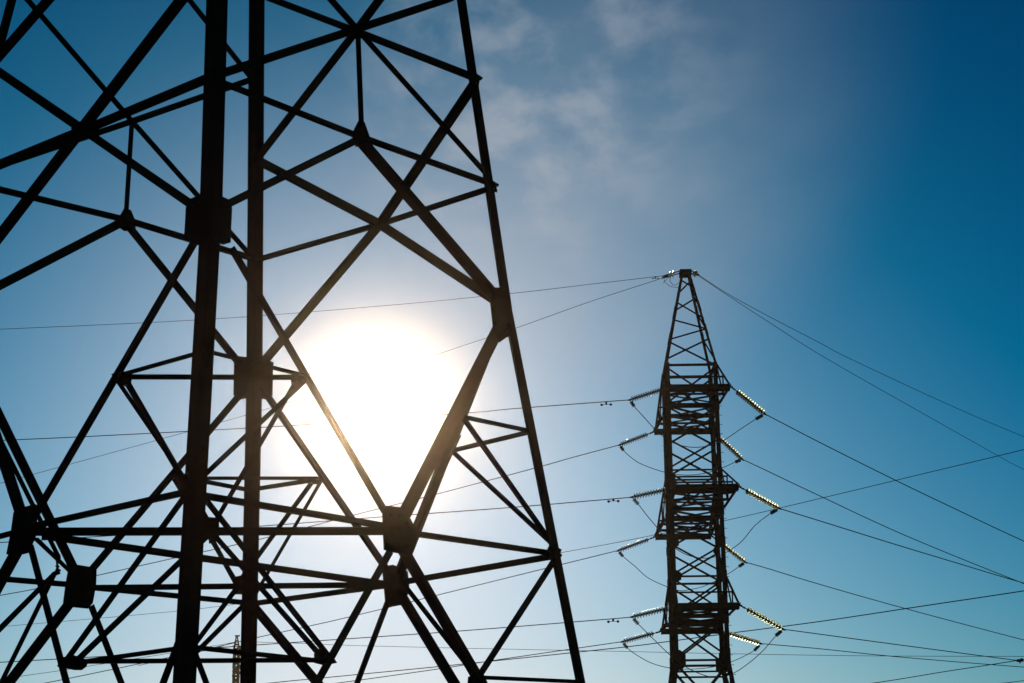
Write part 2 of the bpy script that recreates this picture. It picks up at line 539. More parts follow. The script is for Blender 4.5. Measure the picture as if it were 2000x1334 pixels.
for (u, v) in ((-1, -1), (1, -1), (1, 1), (-1, 1)):
    mb = MB()
    for (za, zb) in ((ZT + 0.12, ZS), (ZS, 0.2)):
        P1, P0 = c2(u, v, za), c2(u, v, zb)
        lbar(mb, P0, P1, Vector((-u, 0, 0)), Vector((0, -v, 0)), 0.2, 0.022)
    # splice packs and step bolts
    for i in range(52):
        z = 1.5 + i * 0.43
        q = c2(u, v, z)
        if v < 0:
            lathe(mb, q + Vector((0, 0.06, 0)), Vector((u, 0, 0)), [(0, 0.012), (0.09, 0.012), (0.09, 0.022), (0.11, 0.022)], 5)
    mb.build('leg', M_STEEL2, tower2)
    mb = MB()
    lathe(mb, Vector((c2(u, v, 0).x, c2(u, v, 0).y, -0.5)), Vector((0, 0, 1)), [(0, 0.6), (0.5, 0.6), (0.7, 0.4)], 4)
    mb.build('footing', M_CONC, tower2)

FACES = [((-1, -1), (1, -1), Vector((0, -1, 0))), ((1, 1), (-1, 1), Vector((0, 1, 0))), ((1, -1), (1, 1), Vector((1, 0, 0))), ((-1, 1), (-1, -1), Vector((-1, 0, 0)))]
ZM1, ZM2 = (Z1 + ZT2) / 2, (Z2 + ZT3) / 2
LEV = [ZT, Z1, ZM1, ZT2, Z2, ZM2, ZT3, Z3, ZS, 7.2, 3.2]
for fi, (p, q, n) in enumerate(FACES):
    for i in range(len(LEV) - 1):
        za, zb = LEV[i], LEV[i + 1]
        s = 0.085 if zb > 9 else 0.11
        inset = 0.07
        for k, (A, B) in enumerate(((c2(*p, za - inset), c2(*q, zb + inset)), (c2(*q, za - inset), c2(*p, zb + inset)))):
            mb = MB()
            bar2(mb, A, B, s, n, 1 - 2 * k, 0.012 + 0.02 * k)
            mb.build('brace', M_STEEL2, tower2)
    for z, s in ((ZT, 0.12), (ZT2, 0.08), (ZT3, 0.09), (ZS, 0.1), (ZS - 0.5, 0.08), (Z1, 0.17), (Z2, 0.18), (Z3, 0.2)):
        mb = MB()
        bar2(mb, c2(*p, z), c2(*q, z), s, n, 1, 0.045)
        mb.build('strut', M_STEEL2, tower2)


def plate2(u, v, z, w, h, n):
    """gusset plate on a leg of the slim tower, lying on its near or far face"""
    q = c2(u, v, z)
    mb = MB()
    y = q.y + v * 0.008
    x0 = q.x + u * 0.02
    x1 = q.x - u * w
    pts = [(x0, h / 2), (x0, -h / 2), (x0 - u * w * 0.55, -h / 2), (x1, -h * 0.28), (x1, h * 0.28), (x0 - u * w * 0.55, h / 2)]
    vs = [(x, y, z + dz) for x, dz in pts] + [(x, y + v * 0.014, z + dz) for x, dz in pts]
    fs = [list(range(6)), list(range(6, 12))] + [[i, (i + 1) % 6, 6 + (i + 1) % 6, 6 + i] for i in range(6)]
    mb.add(vs, fs)
    mb.build('gusset_plate', M_STEEL2, tower2)


for (u, z, w, h) in ((-1, ZT3, .42, .55), (1, ZT3, .36, .5), (1, ZM2, .36, .5), (-1, ZM2, .36, .5), (-1, ZS, .5, .9), (1, ZS, .5, 1.0),
                     (-1, Z3, .45, .7), (1, Z3, .45, .7), (-1, Z2, .38, .6), (1, Z2, .38, .6), (-1, Z1, .3, .5), (1, Z1, .3, .5)):
    plate2(u, -1, z, w, h, 0)
    plate2(u, 1, z, w * 0.8, h * 0.8, 0)

# plan bracing inside the body at each arm level
for z in (Z1, Z2, Z3):
    for k, (p, q) in enumerate((((-1, -1), (1, 1)), ((1, -1), (-1, 1)))):
        mb = MB()
        bar2(mb, c2(*p, z - 0.02 - 0.02 * k), c2(*q, z - 0.02 - 0.02 * k), 0.085, (0, 0, 1), 1)
        mb.build('brace', M_STEEL2, tower2)

# peak
peak = MB()
lathe_top = Vector((X2, Y2, ZPK))
PKH = 0.23
HEAD = bpy.data.objects.new('peak', None)
pk = MB()
pts = [(-0.27, -0.3), (0.27, -0.3), (0.27, 0.3), (-0.27, 0.3)]
vs = [(X2 + a, Y2 + b_, ZPK - 0.25) for a, b_ in pts] + [(X2 + a, Y2 + b_, ZPK) for a, b_ in pts]
pk.add(vs, [[3, 2, 1, 0], [4, 5, 6, 7]] + [[i, (i + 1) % 4, 4 + (i + 1) % 4, 4 + i] for i in range(4)])
peak = pk.build('peak_cap', M_STEEL2, tower2)


def pc(u, v, z):
    t = (z - ZT) / (ZPK - 0.25 - ZT)
    h = WT * (1 - t) + PKH * t
    return Vector((X2 + u * h, Y2 + v * h, z))


for (u, v) in ((-1, -1), (1, -1), (1, 1), (-1, 1)):
    mb = MB()
    lbar(mb, pc(u, v, ZT), pc(u, v, ZPK - 0.2), Vector((-u, 0, 0)), Vector((0, -v, 0)), 0.115, 0.015)
    for z in (ZT + 1.5, ZT + 2.7):   # splice cover angles
        lbar(mb, pc(u, v, z) + Vector((u, v, 0)) * 0.016, pc(u, v, z + 0.55) + Vector((u, v, 0)) * 0.016, Vector((-u, 0, 0)), Vector((0, -v, 0)), 0.13, 0.014)
    mb.build('peak_leg', M_STEEL2, peak)
# bracing of the near face traced, the other faces follow the same zig-zag
ZIG = [((1297, 705), (1385, 662)), ((1307, 669), (1391, 719)), ((1308, 664), (1371, 642)), ((1316, 623), (1381, 642)),
       ((1321, 605), (1355, 576)), ((1325, 586), (1369, 620)), ((1325, 570), (1345, 539)), ((1336, 539), (1353, 558))]
for i, (A, B) in enumerate(ZIG):
    za, zb = zat(*A, Y2 - 0.8), zat(*B, Y2 - 0.8)
    mb = MB()
    if i == 0 or i == 1:
        bar2(mb, pc(-1, -1, za), pc(1, -1, zb), 0.085, (0, -1, 0), 1, 0.01 + 0.015 * (i % 2))
    else:
        bar2(mb, pc(-1, -1, za), pc(1, -1, zb), 0.075, (0, -1, 0), 1, 0.01 + 0.015 * (i % 2))
    mb.build('brace', M_STEEL2, peak)
for i, (za, zb) in enumerate(((ZT + 0.15, ZT + 1.7), (ZT + 1.7, ZT + 2.9), (ZT + 2.9, ZT + 3.7))):
    for n, p, q in ((Vector((1, 0, 0)), (1, -1), (1, 1)), (Vector((-1, 0, 0)), (-1, 1), (-1, -1))):
        mb = MB()
        bar2(mb, pc(*p, za), pc(*q, zb), 0.075, n, 1, 0.012)
        mb.build('brace', M_STEEL2, peak)

# cross arms: a tip beam, two bottom chords, two top chords, plan bracing
ARMS = {}
for (nm, z, ztop, aN, aF, tw) in (('upper', Z1, ZT, 4.44, 4.46, 1.34), ('middle', Z2, ZT2, 6.18, 6.28, 1.32), ('lower', Z3, ZT3, 4.47, 4.38, 1.335)):
    for v, a in ((-1, aN), (1, aF)):
        arm = MB()
        yT = Y2 + v * a
        h = hw(z)
        # tip beam of two channels
        for dz, dy in ((0.0, 0.0), (-0.02, -v * 0.26)):
            vs = []
            for x in (X2 - tw, X2 + tw):
                for (yy, zz) in ((0, -0.13), (0.05, -0.13), (0.05, 0.13), (0, 0.13)):
                    vs.append((x, yT + dy - v * yy, z + dz + zz))
            arm.add(vs, [[0, 1, 2, 3], [7, 6, 5, 4]] + [[i, (i + 1) % 4, 4 + (i + 1) % 4, 4 + i] for i in range(4)])
        for u in (-1, 1):   # end plates with lugs
            x = X2 + u * (tw - 0.02)
            vs = [(x + e, yT + yy, z + zz) for e in (0, u * 0.03) for yy, zz in ((v * 0.06, -0.14), (v * 0.06, 0.16), (-v * 0.34, 0.12), (-v * 0.34, -0.14))]
            arm.add(vs, [[0, 1, 2, 3], [7, 6, 5, 4]] + [[i, (i + 1) % 4, 4 + (i + 1) % 4, 4 + i] for i in range(4)])
            lathe(arm, Vector((x, yT - v * 0.1, z)), Vector((u, 0, -0.1)), [(0, 0.03), (0.1, 0.03), (0.1, 0.055), (0.16, 0.055)], 6)
        o = arm.build('cross_arm', M_STEEL2, tower2)
        B = lambda u: Vector((X2 + u * h, Y2 + v * h, z))
        T = lambda u: Vector((X2 + u * tw, yT, z))
        for u in (-1, 1):
            mb = MB()
            bar2(mb, B(u), T(u), 0.13, (0, 0, -1), u * v)
            mb.build('bottom_chord', M_STEEL2, o)
            mb = MB()
            bar2(mb, Vector((X2 + u * hw(ztop), Y2 + v * hw(ztop), ztop)), T(u) + Vector((0, 0, 0.1)), 0.1, (u, 0, 0), u * v)
            mb.build('top_chord', M_STEEL2, o)
            mids = (0.5,) if a < 5 else (0.36, 0.68)
            for t in mids:      # posts and side bracing between the chords
                P = B(u).lerp(T(u), t)
                Q = Vector((X2 + u * hw(ztop), Y2 + v * hw(ztop), ztop)).lerp(T(u), t)
                mb = MB()
                bar2(mb, P, Q, 0.065, (u, 0, 0), u)
                mb.build('post', M_STEEL2, o)
            mb = MB()
            P = Vector((X2 + u * hw(ztop), Y2 + v * hw(ztop), ztop)).lerp(T(u), 0.04)
            bar2(mb, B(u).lerp(T(u), mids[0]), P, 0.06, (u, 0, 0), -u, 0.02)
            mb.build('brace', M_STEEL2, o)
        ts = (0.0, 0.52, 0.97) if a < 5 else (0.0, 0.36, 0.68, 0.97)
        for i in range(len(ts) - 1):
            for k in (-1, 1):
                mb = MB()
                bar2(mb, B(-k).lerp(T(-k), ts[i]), B(k).lerp(T(k), ts[i + 1]), 0.075, (0, 0, -1), 1, 0.012 + 0.01 * k)
                mb.build('brace', M_STEEL2, o)
            if i:
                mb = MB()
                bar2(mb, B(-1).lerp(T(-1), ts[i]), B(1).lerp(T(1), ts[i]), 0.085, (0, 0, -1), 1, 0.03)
                mb.build('strut', M_STEEL2, o)
                mb = MB()
                t = ts[i]
                Q = lambda u: Vector((X2 + u * hw(ztop), Y2 + v * hw(ztop), ztop)).lerp(T(u), t)
                bar2(mb, Q(-1), Q(1), 0.07, (0, 0, 1), 1, 0.01)
                mb.build('strut', M_STEEL2, o)
        ARMS[(nm, v)] = (yT, z, tw)

# ------------------------------------------------------------------ insulator strings
AZL = Vector((-math.cos(rad(8)), math.sin(rad(8)), 0))
AZR = Vector((math.cos(rad(38)), math.sin(rad(38)), 0))


def vplane(P, d):
    return (Vector(P), d.cross(Vector((0, 0, 1))).normalized())


# (arm, v): left string end px, right string end px
ENDS = {('upper', -1): ((1230, 781), (1494, 808.5)), ('upper', 1): ((1210, 869), (1450, 897)),
        ('middle', -1): ((1234, 971), (1522, 993)), ('middle', 1): ((1207, 1075.5), (1456, 1098)),
        ('lower', -1): ((1234, 1205), (1530, 1229)), ('lower', 1): ((1215, 1253.5), (1486, 1257))}
NDISC = 12
disc_me = None


def insulator(P0, P1, label, nd=NDISC):
    """string of glass discs from the arm (P0) to the wire clamp (P1); clean parts: disc xN, hardware"""
    o = thing('insulator_string', P0, label, 'insulator', 'glass insulator strings of the slim pylon')
    a = (P1 - P0)
    L = a.length
    a.normalize()
    h0, h1 = 0.13 * L + 0.03, 0.05 * L
    hwm = MB()
    tube(hwm, [P0, P1], 0.022, 6)
    lathe(hwm, P0 + a * (h0 * 0.2), a, [(0, 0.03), (h0 * 0.3, 0.045), (h0 * 0.45, 0.03)], 8)
    lathe(hwm, P1 - a * h1 * 1.2, a, [(0, 0.02), (h1 * 0.5, 0.05), (h1 * 1.2, 0.045), (h1 * 2.2, 0.025)], 8)
    pitch = (L - h0 - h1) / nd
    for i in range(nd):
        A = P0 + a * (h0 + i * pitch)
        lathe(hwm, A, a, [(0, 0.03), (pitch * 0.1, 0.055), (pitch * 0.55, 0.058), (pitch * 0.8, 0.034), (pitch, 0.03)], 10)
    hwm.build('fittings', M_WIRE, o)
    for i in range(nd):
        A = P0 + a * (h0 + i * pitch)
        mb = MB()
        lathe(mb, A + a * pitch * 0.40, a, [(0, 0.045), (0.006, 0.085), (0.018, 0.120), (0.034, 0.128), (0.050, 0.130), (0.060, 0.124), (0.050, 0.112), (0.030, 0.088), (0.040, 0.078), (0.016, 0.045)], 18)
        mb.build('glass_disc', M_GLASS, o, True)
    return o


def sstr(v):
    return 'near' if v < 0 else 'far'


WIRE_START = {}
for (nm, v), (le, re) in ENDS.items():
    yT, z, tw = ARMS[(nm, v)]
    for side, px in (('left', le), ('right', re)):
        u = -1 if side == 'left' else 1
        P0 = Vector((X2 + u * (tw + 0.1), yT - v * 0.1, z - 0.02))
        d = AZL if side == 'left' else AZR
        P1 = hit(px[0], px[1], vplane(P0, d))
        insulator(P0, P1, f'glass disc string at the {side} end of the {sstr(v)} {nm} cross arm')
        WIRE_START[(nm, v, side)] = P1


# ------------------------------------------------------------------ wires
def run_on(pts):
    """carry the wire on past the frame towards its next support, easing out of its sag"""
    a, b_ = Vector(pts[-2]), Vector(pts[-1])
    h = Vector((b_.x - a.x, b_.y - a.y, 0))
    s = (b_.z - a.z) / max(h.length, 1e-6)
    h.normalize()
    k = -s / 60 if s < 0 else 0.0003
    res = []
    for t in (12, 30, 55, 85, 120, 160):
        z = b_.z + s * t + 0.5 * k * t * t
        res.append(b_ + h * t + Vector((0, 0, min(29.0, max(5.0, z)) - b_.z)))
    return pts + res


def wire(pts, r, label, group, name='power_line', both=False, on=True):
    mb = MB()
    pts = [Vector(p) for p in pts]
    if on:
        pts = run_on(pts)
    if both:
        pts = run_on(pts[::-1])[::-1]
    tube(mb, smooth_curve(pts, 8), r, 6)
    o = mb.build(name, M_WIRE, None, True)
    return tag(o, label, 'power line', group)


WPX = {
    ('upper', -1, 'left'): [(1000, 798.5), (920, 806), (620, 828), (366, 842.5), (40, 858.5), (-200, 866)],
    ('upper', 1, 'left'): [(1120, 893), (1040, 915.5), (853, 965), (691, 1006), (508, 1053), (336, 1091), (189, 1124), (70, 1150), (0, 1163), (-200, 1200)],
    ('middle', -1, 'left'): [(1185, 975.5), (1000, 991), (837, 1003), (700, 1013), (516, 1027), (300, 1041), (95, 1054), (0, 1059.5), (-200, 1070)],
    ('middle', 1, 'left'): [(1200, 1077), (900, 1151), (678, 1206), (503, 1245), (412, 1266), (274, 1296), (89, 1334), (-100, 1370)],
    ('lower', -1, 'left'): [(1185, 1209.5), (890, 1233), (629, 1251), (412, 1266), (257, 1278.5), (0, 1293.5), (-200, 1304)],
    ('lower', 1, 'left'): [(1200, 1255.5), (970, 1289), (853, 1307), (660, 1334), (400, 1368)],
    ('upper', -1, 'right'): [(1600, 863.5), (1747, 937), (1870, 996), (2000, 1057), (2200, 1145)],
    ('upper', 1, 'right'): [(1500, 920.5), (1600, 968), (1771, 1047), (2000, 1140), (2200, 1215)],
    ('middle', -1, 'right'): [(1600, 1017), (1738, 1060), (1870, 1100), (2000, 1139), (2200, 1196)],
    ('middle', 1, 'right'): [(1500, 1110.5), (1600, 1141), (1766, 1188), (2000, 1250), (2200, 1300)],
    ('lower', -1, 'right'): [(1700, 1252), (1850, 1272), (1980, 1289), (2200, 1316)],
    ('lower', 1, 'right'): [(1600, 1267), (1723, 1280), (1860, 1292), (2000, 1303), (2200, 1318)],
}
for (nm, v, side), pxs in WPX.items():
    S = WIRE_START[(nm, v, side)]
    pl = vplane(S, AZL if side == 'left' else AZR)
    wire([S] + [hit(x, y, pl) for x, y in pxs], 0.021,
         f'dark power line running {side} from the {sstr(v)} {nm} cross arm', 'power lines of the slim pylon')

# ground wires at the peak
GA = {}
for side, v, px, d, rest in (
        ('left', -1, (1300, 538), Vector((-math.cos(rad(6)), math.sin(rad(6)), 0)), [(1150, 555.5), (1000, 573), (740, 598), (400, 624), (0, 643), (-200, 650)]),
        ('left', 1, (1299, 541.5), Vector((-math.cos(rad(22)), math.sin(rad(22)), 0)), [(1150, 590), (1010, 640), (890, 680), (700, 743), (520, 799), (349, 848), (70, 925), (0, 944), (-200, 995)]),
        ('right', -1, (1363, 536), AZR, [(1420, 573), (1500, 617), (1600, 669), (1659, 700), (1850, 789), (2000, 853), (2200, 932)]),
        ('right', 1, (1362, 537), Vector((math.cos(rad(44)), math.sin(rad(44)), 0)), [(1420, 576), (1500, 628), (1612, 699), (1800, 806), (1951, 891), (2000, 917), (2200, 1015)])):
    u = -1 if side == 'left' else 1
    P0 = Vector((X2 + u * 0.27, Y2 + v * 0.2, ZPK - 0.06))
    pl = vplane(P0, d)
    P1 = hit(px[0], px[1], pl)
    o = thing('ground_wire_insulator', P0, f'small glass insulator pair holding the {"upper" if v < 0 else "lower"} {side} earth wire at the pylon tip', 'insulator', 'small insulators at the pylon tip')
    a = (P1 - P0)
    L = a.length
    a.normalize()
    mb = MB()
    tube(mb, [P0, P1], 0.025, 6)
    lathe(mb, P0 + a * L * 0.75, a, [(0, 0.02), (L * 0.1, 0.045), (L * 0.5, 0.03)], 8)
    mb.build('fittings', M_WIRE, o)
    for t in (0.42, 0.62):
        mb = MB()
        lathe(mb, P0 + a * L * t, a, [(0, 0.05), (0.015, 0.09), (0.03, 0.115), (0.037, 0.115), (0.03, 0.09), (0.02, 0.05)], 18)
        mb.build('glass_disc', M_GLASS, o, True)
    wire([P1] + [hit(x, y, pl) for x, y in rest], 0.013,
         f'thin {"upper" if v < 0 else "lower"} earth wire running {side} from the tip of the slim pylon', 'earth wires of the slim pylon', 'earth_wire')

for i, px in enumerate(([(1299, 538), (1297, 546), (1301, 553), (1309, 559), (1318, 561), (1326, 561)], [(1310, 540), (1308.5, 547), (1312, 554), (1318, 557), (1326, 552)], [(1310, 538), (1303, 544), (1295, 553)])):
    mb = MB()
    tube(mb, smooth_curve([atY(x, y, Y2 - 0.5 + 0.2 * i) for x, y in px], 6), 0.012, 5)
    tag(mb.build('bonding_lead', M_WIRE, None, True), ['outer curled bonding lead looping below the tip of the slim pylon', 'inner curled bonding lead looping below the tip of the slim pylon', 'short straight wire tail sticking down left of the tip of the slim pylon'][i], 'wire', 'bonding leads at the pylon tip')

# jumper loops under the arms
JUMP = {
    ('upper', -1): [(1238, 793), (1258, 815), (1278, 837), (1300, 856), (1320, 867), (1345, 873), (1370, 873), (1390, 869), (1415, 859), (1445, 839), (1477, 818)],
    ('upper', 1): [(1217, 879), (1232, 893), (1252, 906), (1290, 920), (1325, 927), (1360, 927), (1390, 921), (1415, 912), (1437, 902)],
    ('middle', -1): [(1246, 984), (1263, 1006), (1283, 1030), (1303, 1055), (1325, 1075), (1352, 1087), (1380, 1090), (1405, 1085), (1428, 1073), (1450, 1056), (1475, 1026), (1506, 1002)],
    ('middle', 1): [(1216, 1086), (1240, 1106), (1265, 1128), (1298, 1144), (1325, 1153), (1345, 1152), (1380, 1143), (1425, 1119), (1444, 1106)],
    ('lower', -1): [(1246, 1218), (1270, 1242), (1305, 1276), (1335, 1300), (1370, 1317), (1400, 1323), (1430, 1316), (1460, 1297), (1490, 1271), (1516, 1241)],
    ('lower', 1): [(1225, 1265), (1240, 1277), (1270, 1294), (1305, 1304), (1345, 1307), (1390, 1303), (1435, 1290), (1474, 1270)],
}
for (nm, v), px in JUMP.items():
    A, B_ = WIRE_START[(nm, v, 'left')], WIRE_START[(nm, v, 'right')]
    xa, xb = proj(A).x, proj(B_).x
    mid = Y2 + v * (ARMS[(nm, v)][0] - Y2) * v
    pts = []
    for (x, y) in px:
        t = (x - xa) / (xb - xa)
        pts.append(atY(x, y, A.y + (B_.y - A.y) * t))
    crv = smooth_curve([A] + pts + [B_], 6)
    mb = MB()
    tube(mb, crv, 0.018, 6)
    o = mb.build('jumper_loop', M_WIRE, None, True)
    tag(o, f'sagging jumper cable looping under the {sstr(v)} {nm} cross arm of the slim pylon', 'power line', 'jumper loops of the slim pylon')
    for (P, Q) in ((A, pts[0]), (B_, pts[-1])):
        a = (Q - P)
        L = a.length
        a.normalize()
        mb = MB()
        for i in range(5):
            lathe(mb, P + a * (L * (0.28 + 0.16 * i)), a, [(0, 0.03), (0.015, 0.085), (0.04, 0.085), (0.055, 0.03)], 10)
        mb.build('clamp_stack', M_WIRE, o)

# vibration dampers
for px, Y, label, sc in (((1184, 786.5), None, 'dumbbell vibration damper hanging on the left power line of the near upper cross arm', 1.0),
                     ((1198, 975), None, 'dumbbell vibration damper hanging on the left power line of the near middle cross arm', 1.0),
                     ((1197.5, 1210), None, 'dumbbell vibration damper hanging on the left power line of the near lower cross arm', 1.0),
                     ((1280, 541), None, 'small vibration damper on the upper left earth wire by the tip of the slim pylon', 0.6)):
    key = {'upper c': ('upper', -1, 'left'), 'middle ': ('middle', -1, 'left'), 'lower c': ('lower', -1, 'left')}
    if sc == 1.0:
        nm = 'upper' if 'upper' in label else ('middle' if 'middle' in label else 'lower')
        pl = vplane(WIRE_START[(nm, -1, 'left')], AZL)
        d = AZL
    else:
        d = Vector((-math.cos(rad(6)), math.sin(rad(6)), 0))
        pl = vplane(Vector((X2 - 0.27, Y2 - 0.2, ZPK)), d)
    P = hit(px[0], px[1], pl)
    o = thing('vibration_damper', P, label, 'damper', 'vibration dampers')
    mb = MB()
    lathe(mb, P + Vector((0, 0, 0.03)), Vector((0, 0, -1)), [(0, 0.045 * sc), (0.08, 0.045 * sc), (0.12, 0.03 * sc)], 8)
    mb.build('clamp', M_WIRE, o)
    Q = P + Vector((0, 0, -0.06 * sc - 0.01))
    mb = MB()
    tube(mb, [Q - d * 0.2 * sc + Vector((0, 0, -0.02)), Q, Q + d * 0.2 * sc + Vector((0, 0, -0.02))], 0.012, 6)
    mb.build('messenger_rod', M_WIRE, o)
    for s_ in (-1, 1):
        mb = MB()
        lathe(mb, Q + d * s_ * 0.15 * sc + Vector((0, 0, -0.02)), d * s_, [(0, 0.03 * sc), (0.03 * sc, 0.055 * sc), (0.08 * sc, 0.05 * sc), (0.11 * sc, 0.025 * sc)], 10)
        mb.build('weight', M_WIRE, o)

# ------------------------------------------------------------------ other lines crossing behind
def far_wire(pxs, x0, Ya, x1, Yb, r, label, group='power lines crossing behind'):
    return wire([atY(x, y, Ya + (Yb - Ya) * (x - x0) / (x1 - x0)) for x, y in pxs], r, label, group, 'power_line', pxs[0][0] < 0 and 'pylon' not in group, label[:5] != 'short')


far_wire([(300, 1360), (528, 1334), (641, 1323), (895, 1298), (1200, 1266), (1305, 1253), (1431, 1236), (1600, 1214), (1800, 1184), (2000, 1154), (2200, 1122)], 500, 130, 2000, 105, 0.03,
         'long power line rising left to right behind the feet of both pylons')
far_wire([(-200, 1240), (0, 1224), (300, 1198), (437, 1183), (700, 1146), (1098, 1079), (1278, 1045), (1420, 1016), (1600, 974), (1800, 926), (2000, 878), (2200, 826)], 0, 190, 2000, 110, 0.022,
         'very thin line climbing to the right edge behind the middle cross arms')
far_wire([(1560, 1352), (1707, 1334), (1850, 1311), (1986, 1290), (2200, 1252)], 1700, 140, 2000, 130, 0.03,
         'power line rising into the bottom right corner to a dark clamp at the right edge')
far_wire([(1850, 1347), (1961, 1334), (2000, 1329), (2200, 1300)], 1900, 140, 2000, 130, 0.028,
         'short stretch of line in the extreme bottom right corner')

# clamp / tension set at the right edge
P = atY(1990, 1290, 132)
o = thing('line_clamp', P, 'dark tension clamp on the power line at the right edge of the picture', 'clamp')
mb = MB()
d = (atY(2010, 1287, 131) - atY(1970, 1293, 133)).normalized()
lathe(mb, P - d * 0.25, d, [(0, 0.03), (0.1, 0.1), (0.25, 0.1), (0.3, 0.06), (0.5, 0.12), (0.6, 0.12), (0.7, 0.04)], 10)
mb.build('body', M_WIRE, o)
mb = MB()
lathe(mb, P + Vector((0, 0, -0.02)) + d * 0.1, Vector((0, 0, -1)), [(0, 0.05), (0.14, 0.05), (0.2, 0.02)], 8)
mb.build('bolt', M_WIRE, o)

# ------------------------------------------------------------------ far pylon
Y3 = 210.0
top3 = atY(462, 1243, Y3)
z3t = atY(462, 1268, Y3).z
sc3 = F_PX / (Y3 / cp)
X3 = atY(461.5, 1290, Y3).x
tower3 = thing('lattice_tower', (X3, Y3, 0), 'tiny distant pylon seen between the legs of the huge one near the bottom', 'pylon')
H3 = 0.34


def c3(u, v, z):
    h = H3 if z > 14 else H3 + (14 - z) * 0.05
    return Vector((X3 + u * h, Y3 + v * h, z))


for (u, v) in ((-1, -1), (1, -1), (1, 1), (-1, 1)):
    mb = MB()
    for za, zb in ((z3t, 14), (14, 0)):
        lbar(mb, c3(u, v, zb), c3(u, v, za), Vector((-u, 0, 0)), Vector((0, -v, 0)), 0.25, 0.04)
    lbar(mb, c3(u, v, z3t), Vector((X3 + u * 0.11, Y3 + v * 0.11, top3.z)), Vector((-u, 0, 0)), Vector((0, -v, 0)), 0.11, 0.02)
    mb.build('leg', M_STEEL2, tower3)
for (p, q, n) in FACES:
    mb = MB()
    z = z3t
    while z > 3:
        dz = 0.95
        bar2(mb, c3(*p, z), c3(*q, z - dz), 0.14, n)
        bar2(mb, c3(*q, z), c3(*p, z - dz), 0.14, n, 1, 0.03)
        bar2(mb, c3(*p, z), c3(*q, z), 0.16, n, 1, 0.06)
        z -= dz
    for t in (0.35, 0.65):
        P = lambda k: c3(*k, z3t).lerp(Vector((X3 + k[0] * 0.11, Y3 + k[1] * 0.11, top3.z)), t)
        bar2(mb, P(p), P(q), 0.1, n)
    mb.build('brace', M_STEEL2, tower3)
for k, dz in enumerate((0.45, 2.4, 4.4)):
    mb = MB()
    for s_ in (-1, 1):
        for u in (-1, 1):
            bar2(mb, c3(u, s_, z3t - dz), Vector((X3 + 0.2, Y3 + s_ * 2.4, z3t - dz + 0.1)), 0.14, (0, 0, 1))
            bar2(mb, c3(u, s_, z3t - dz + 0.8), Vector((X3 + 0.2, Y3 + s_ * 2.4, z3t - dz + 0.15)), 0.1, (0, 0, 1))
    mb.build('cross_arm', M_STEEL2, tower3)
mb = MB()
vs = [(X3 + a, Y3 + b_, top3.z + e) for e in (0, 0.12) for a, b_ in ((-0.2, -0.18), (0.3, -0.18), (0.3, 0.18), (-0.2, 0.18))]
mb.add(vs, [[3, 2, 1, 0], [4, 5, 6, 7]] + [[i, (i + 1) % 4, 4 + (i + 1) % 4, 4 + i] for i in range(4)])
mb.build('peak_cap', M_STEEL2, tower3)
far_wire([(468, 1253), (600, 1257), (699, 1261), (950, 1267), (1200, 1272), (1433, 1277), (1700, 1281), (2000, 1282), (2200, 1282)], 468, 210, 2000, 203, 0.028,
         'faint level line running right from the tiny distant pylon', 'lines of the distant pylon')
far_wire([(462, 1253.5), (420, 1261), (280, 1284), (116, 1310), (46, 1320), (-150, 1350)], 0, 203, 462, 210, 0.028,
         'faint line running down left from the tiny distant pylon', 'lines of the distant pylon')
far_wire([(270, 1300), (350, 1282), (420, 1266), (451, 1256.5), (466, 1258)], 270, 204, 466, 209.5, 0.035,
         'short dark line meeting the left side of the tiny distant pylon below its peak', 'lines of the distant pylon')

# ================================================================== GROUND
mb = MB()
Rg, N = 640.0, 96
pts = [(0, 40, 0)]
rings = [0.02, 0.05, 0.1, 0.2, 0.35, 0.6, 1.0]
vs = [Vector((0, 40, 0))]
for r in rings:
    for k in range(N):
        th = 2 * math.pi * k / N
        vs.append(Vector((Rg * r * math.cos(th), 40 + Rg * r * math.sin(th), 0)))
fs = [[0, 1 + k, 1 + (k + 1) % N] for k in range(N)]
for i in range(len(rings) - 1):
    for k in range(N):
        fs.append([1 + i * N + k, 1 + (i + 1) * N + k, 1 + (i + 1) * N + (k + 1) % N, 1 + i * N + (k + 1) % N])
mb.add(vs, fs)
M_GROUND, nt, b = new_mat('dry_meadow')
tc = nt.nodes.new('ShaderNodeTexCoord')
n1 = nt.nodes.new('ShaderNodeTexNoise')
n1.inputs['Scale'].default_value = 0.35
n1.inputs['Detail'].default_value = 10
r = nt.nodes.new('ShaderNodeValToRGB')
r.color_ramp.elements[0].color = (0.018, 0.026, 0.008, 1)
r.color_ramp.elements[1].color = (0.055, 0.05, 0.022, 1)
nt.links.new(tc.outputs['Object'], n1.inputs['Vector'])
nt.links.new(n1.outputs['Fac'], r.inputs['Fac'])
nt.links.new(r.outputs['Color'], b.inputs['Base Color'])
b.inputs['Roughness'].default_value = 0.95
b.inputs['Specular IOR Level'].default_value = 0.05
g = mb.build('ground', M_GROUND)
g['kind'] = 'structure'

# ================================================================== LIGHT
SUN_PX = (733, 797)
sd = ray(*SUN_PX)
ELEV = math.asin(sd.z)
AZ = math.atan2(sd.x, sd.y)
sl = bpy.data.lights.new('sun', 'SUN')
SUN_E = 4.0
sl.energy = SUN_E
sl.angle = rad(0.5)
sl.color = (1.0, 0.84, 0.62)
so = bpy.data.objects.new('sun', sl)
C.objects.link(so)
so.location = (0, 0, 60)
so.rotation_euler = (-sd).to_track_quat('-Z', 'Y').to_euler()

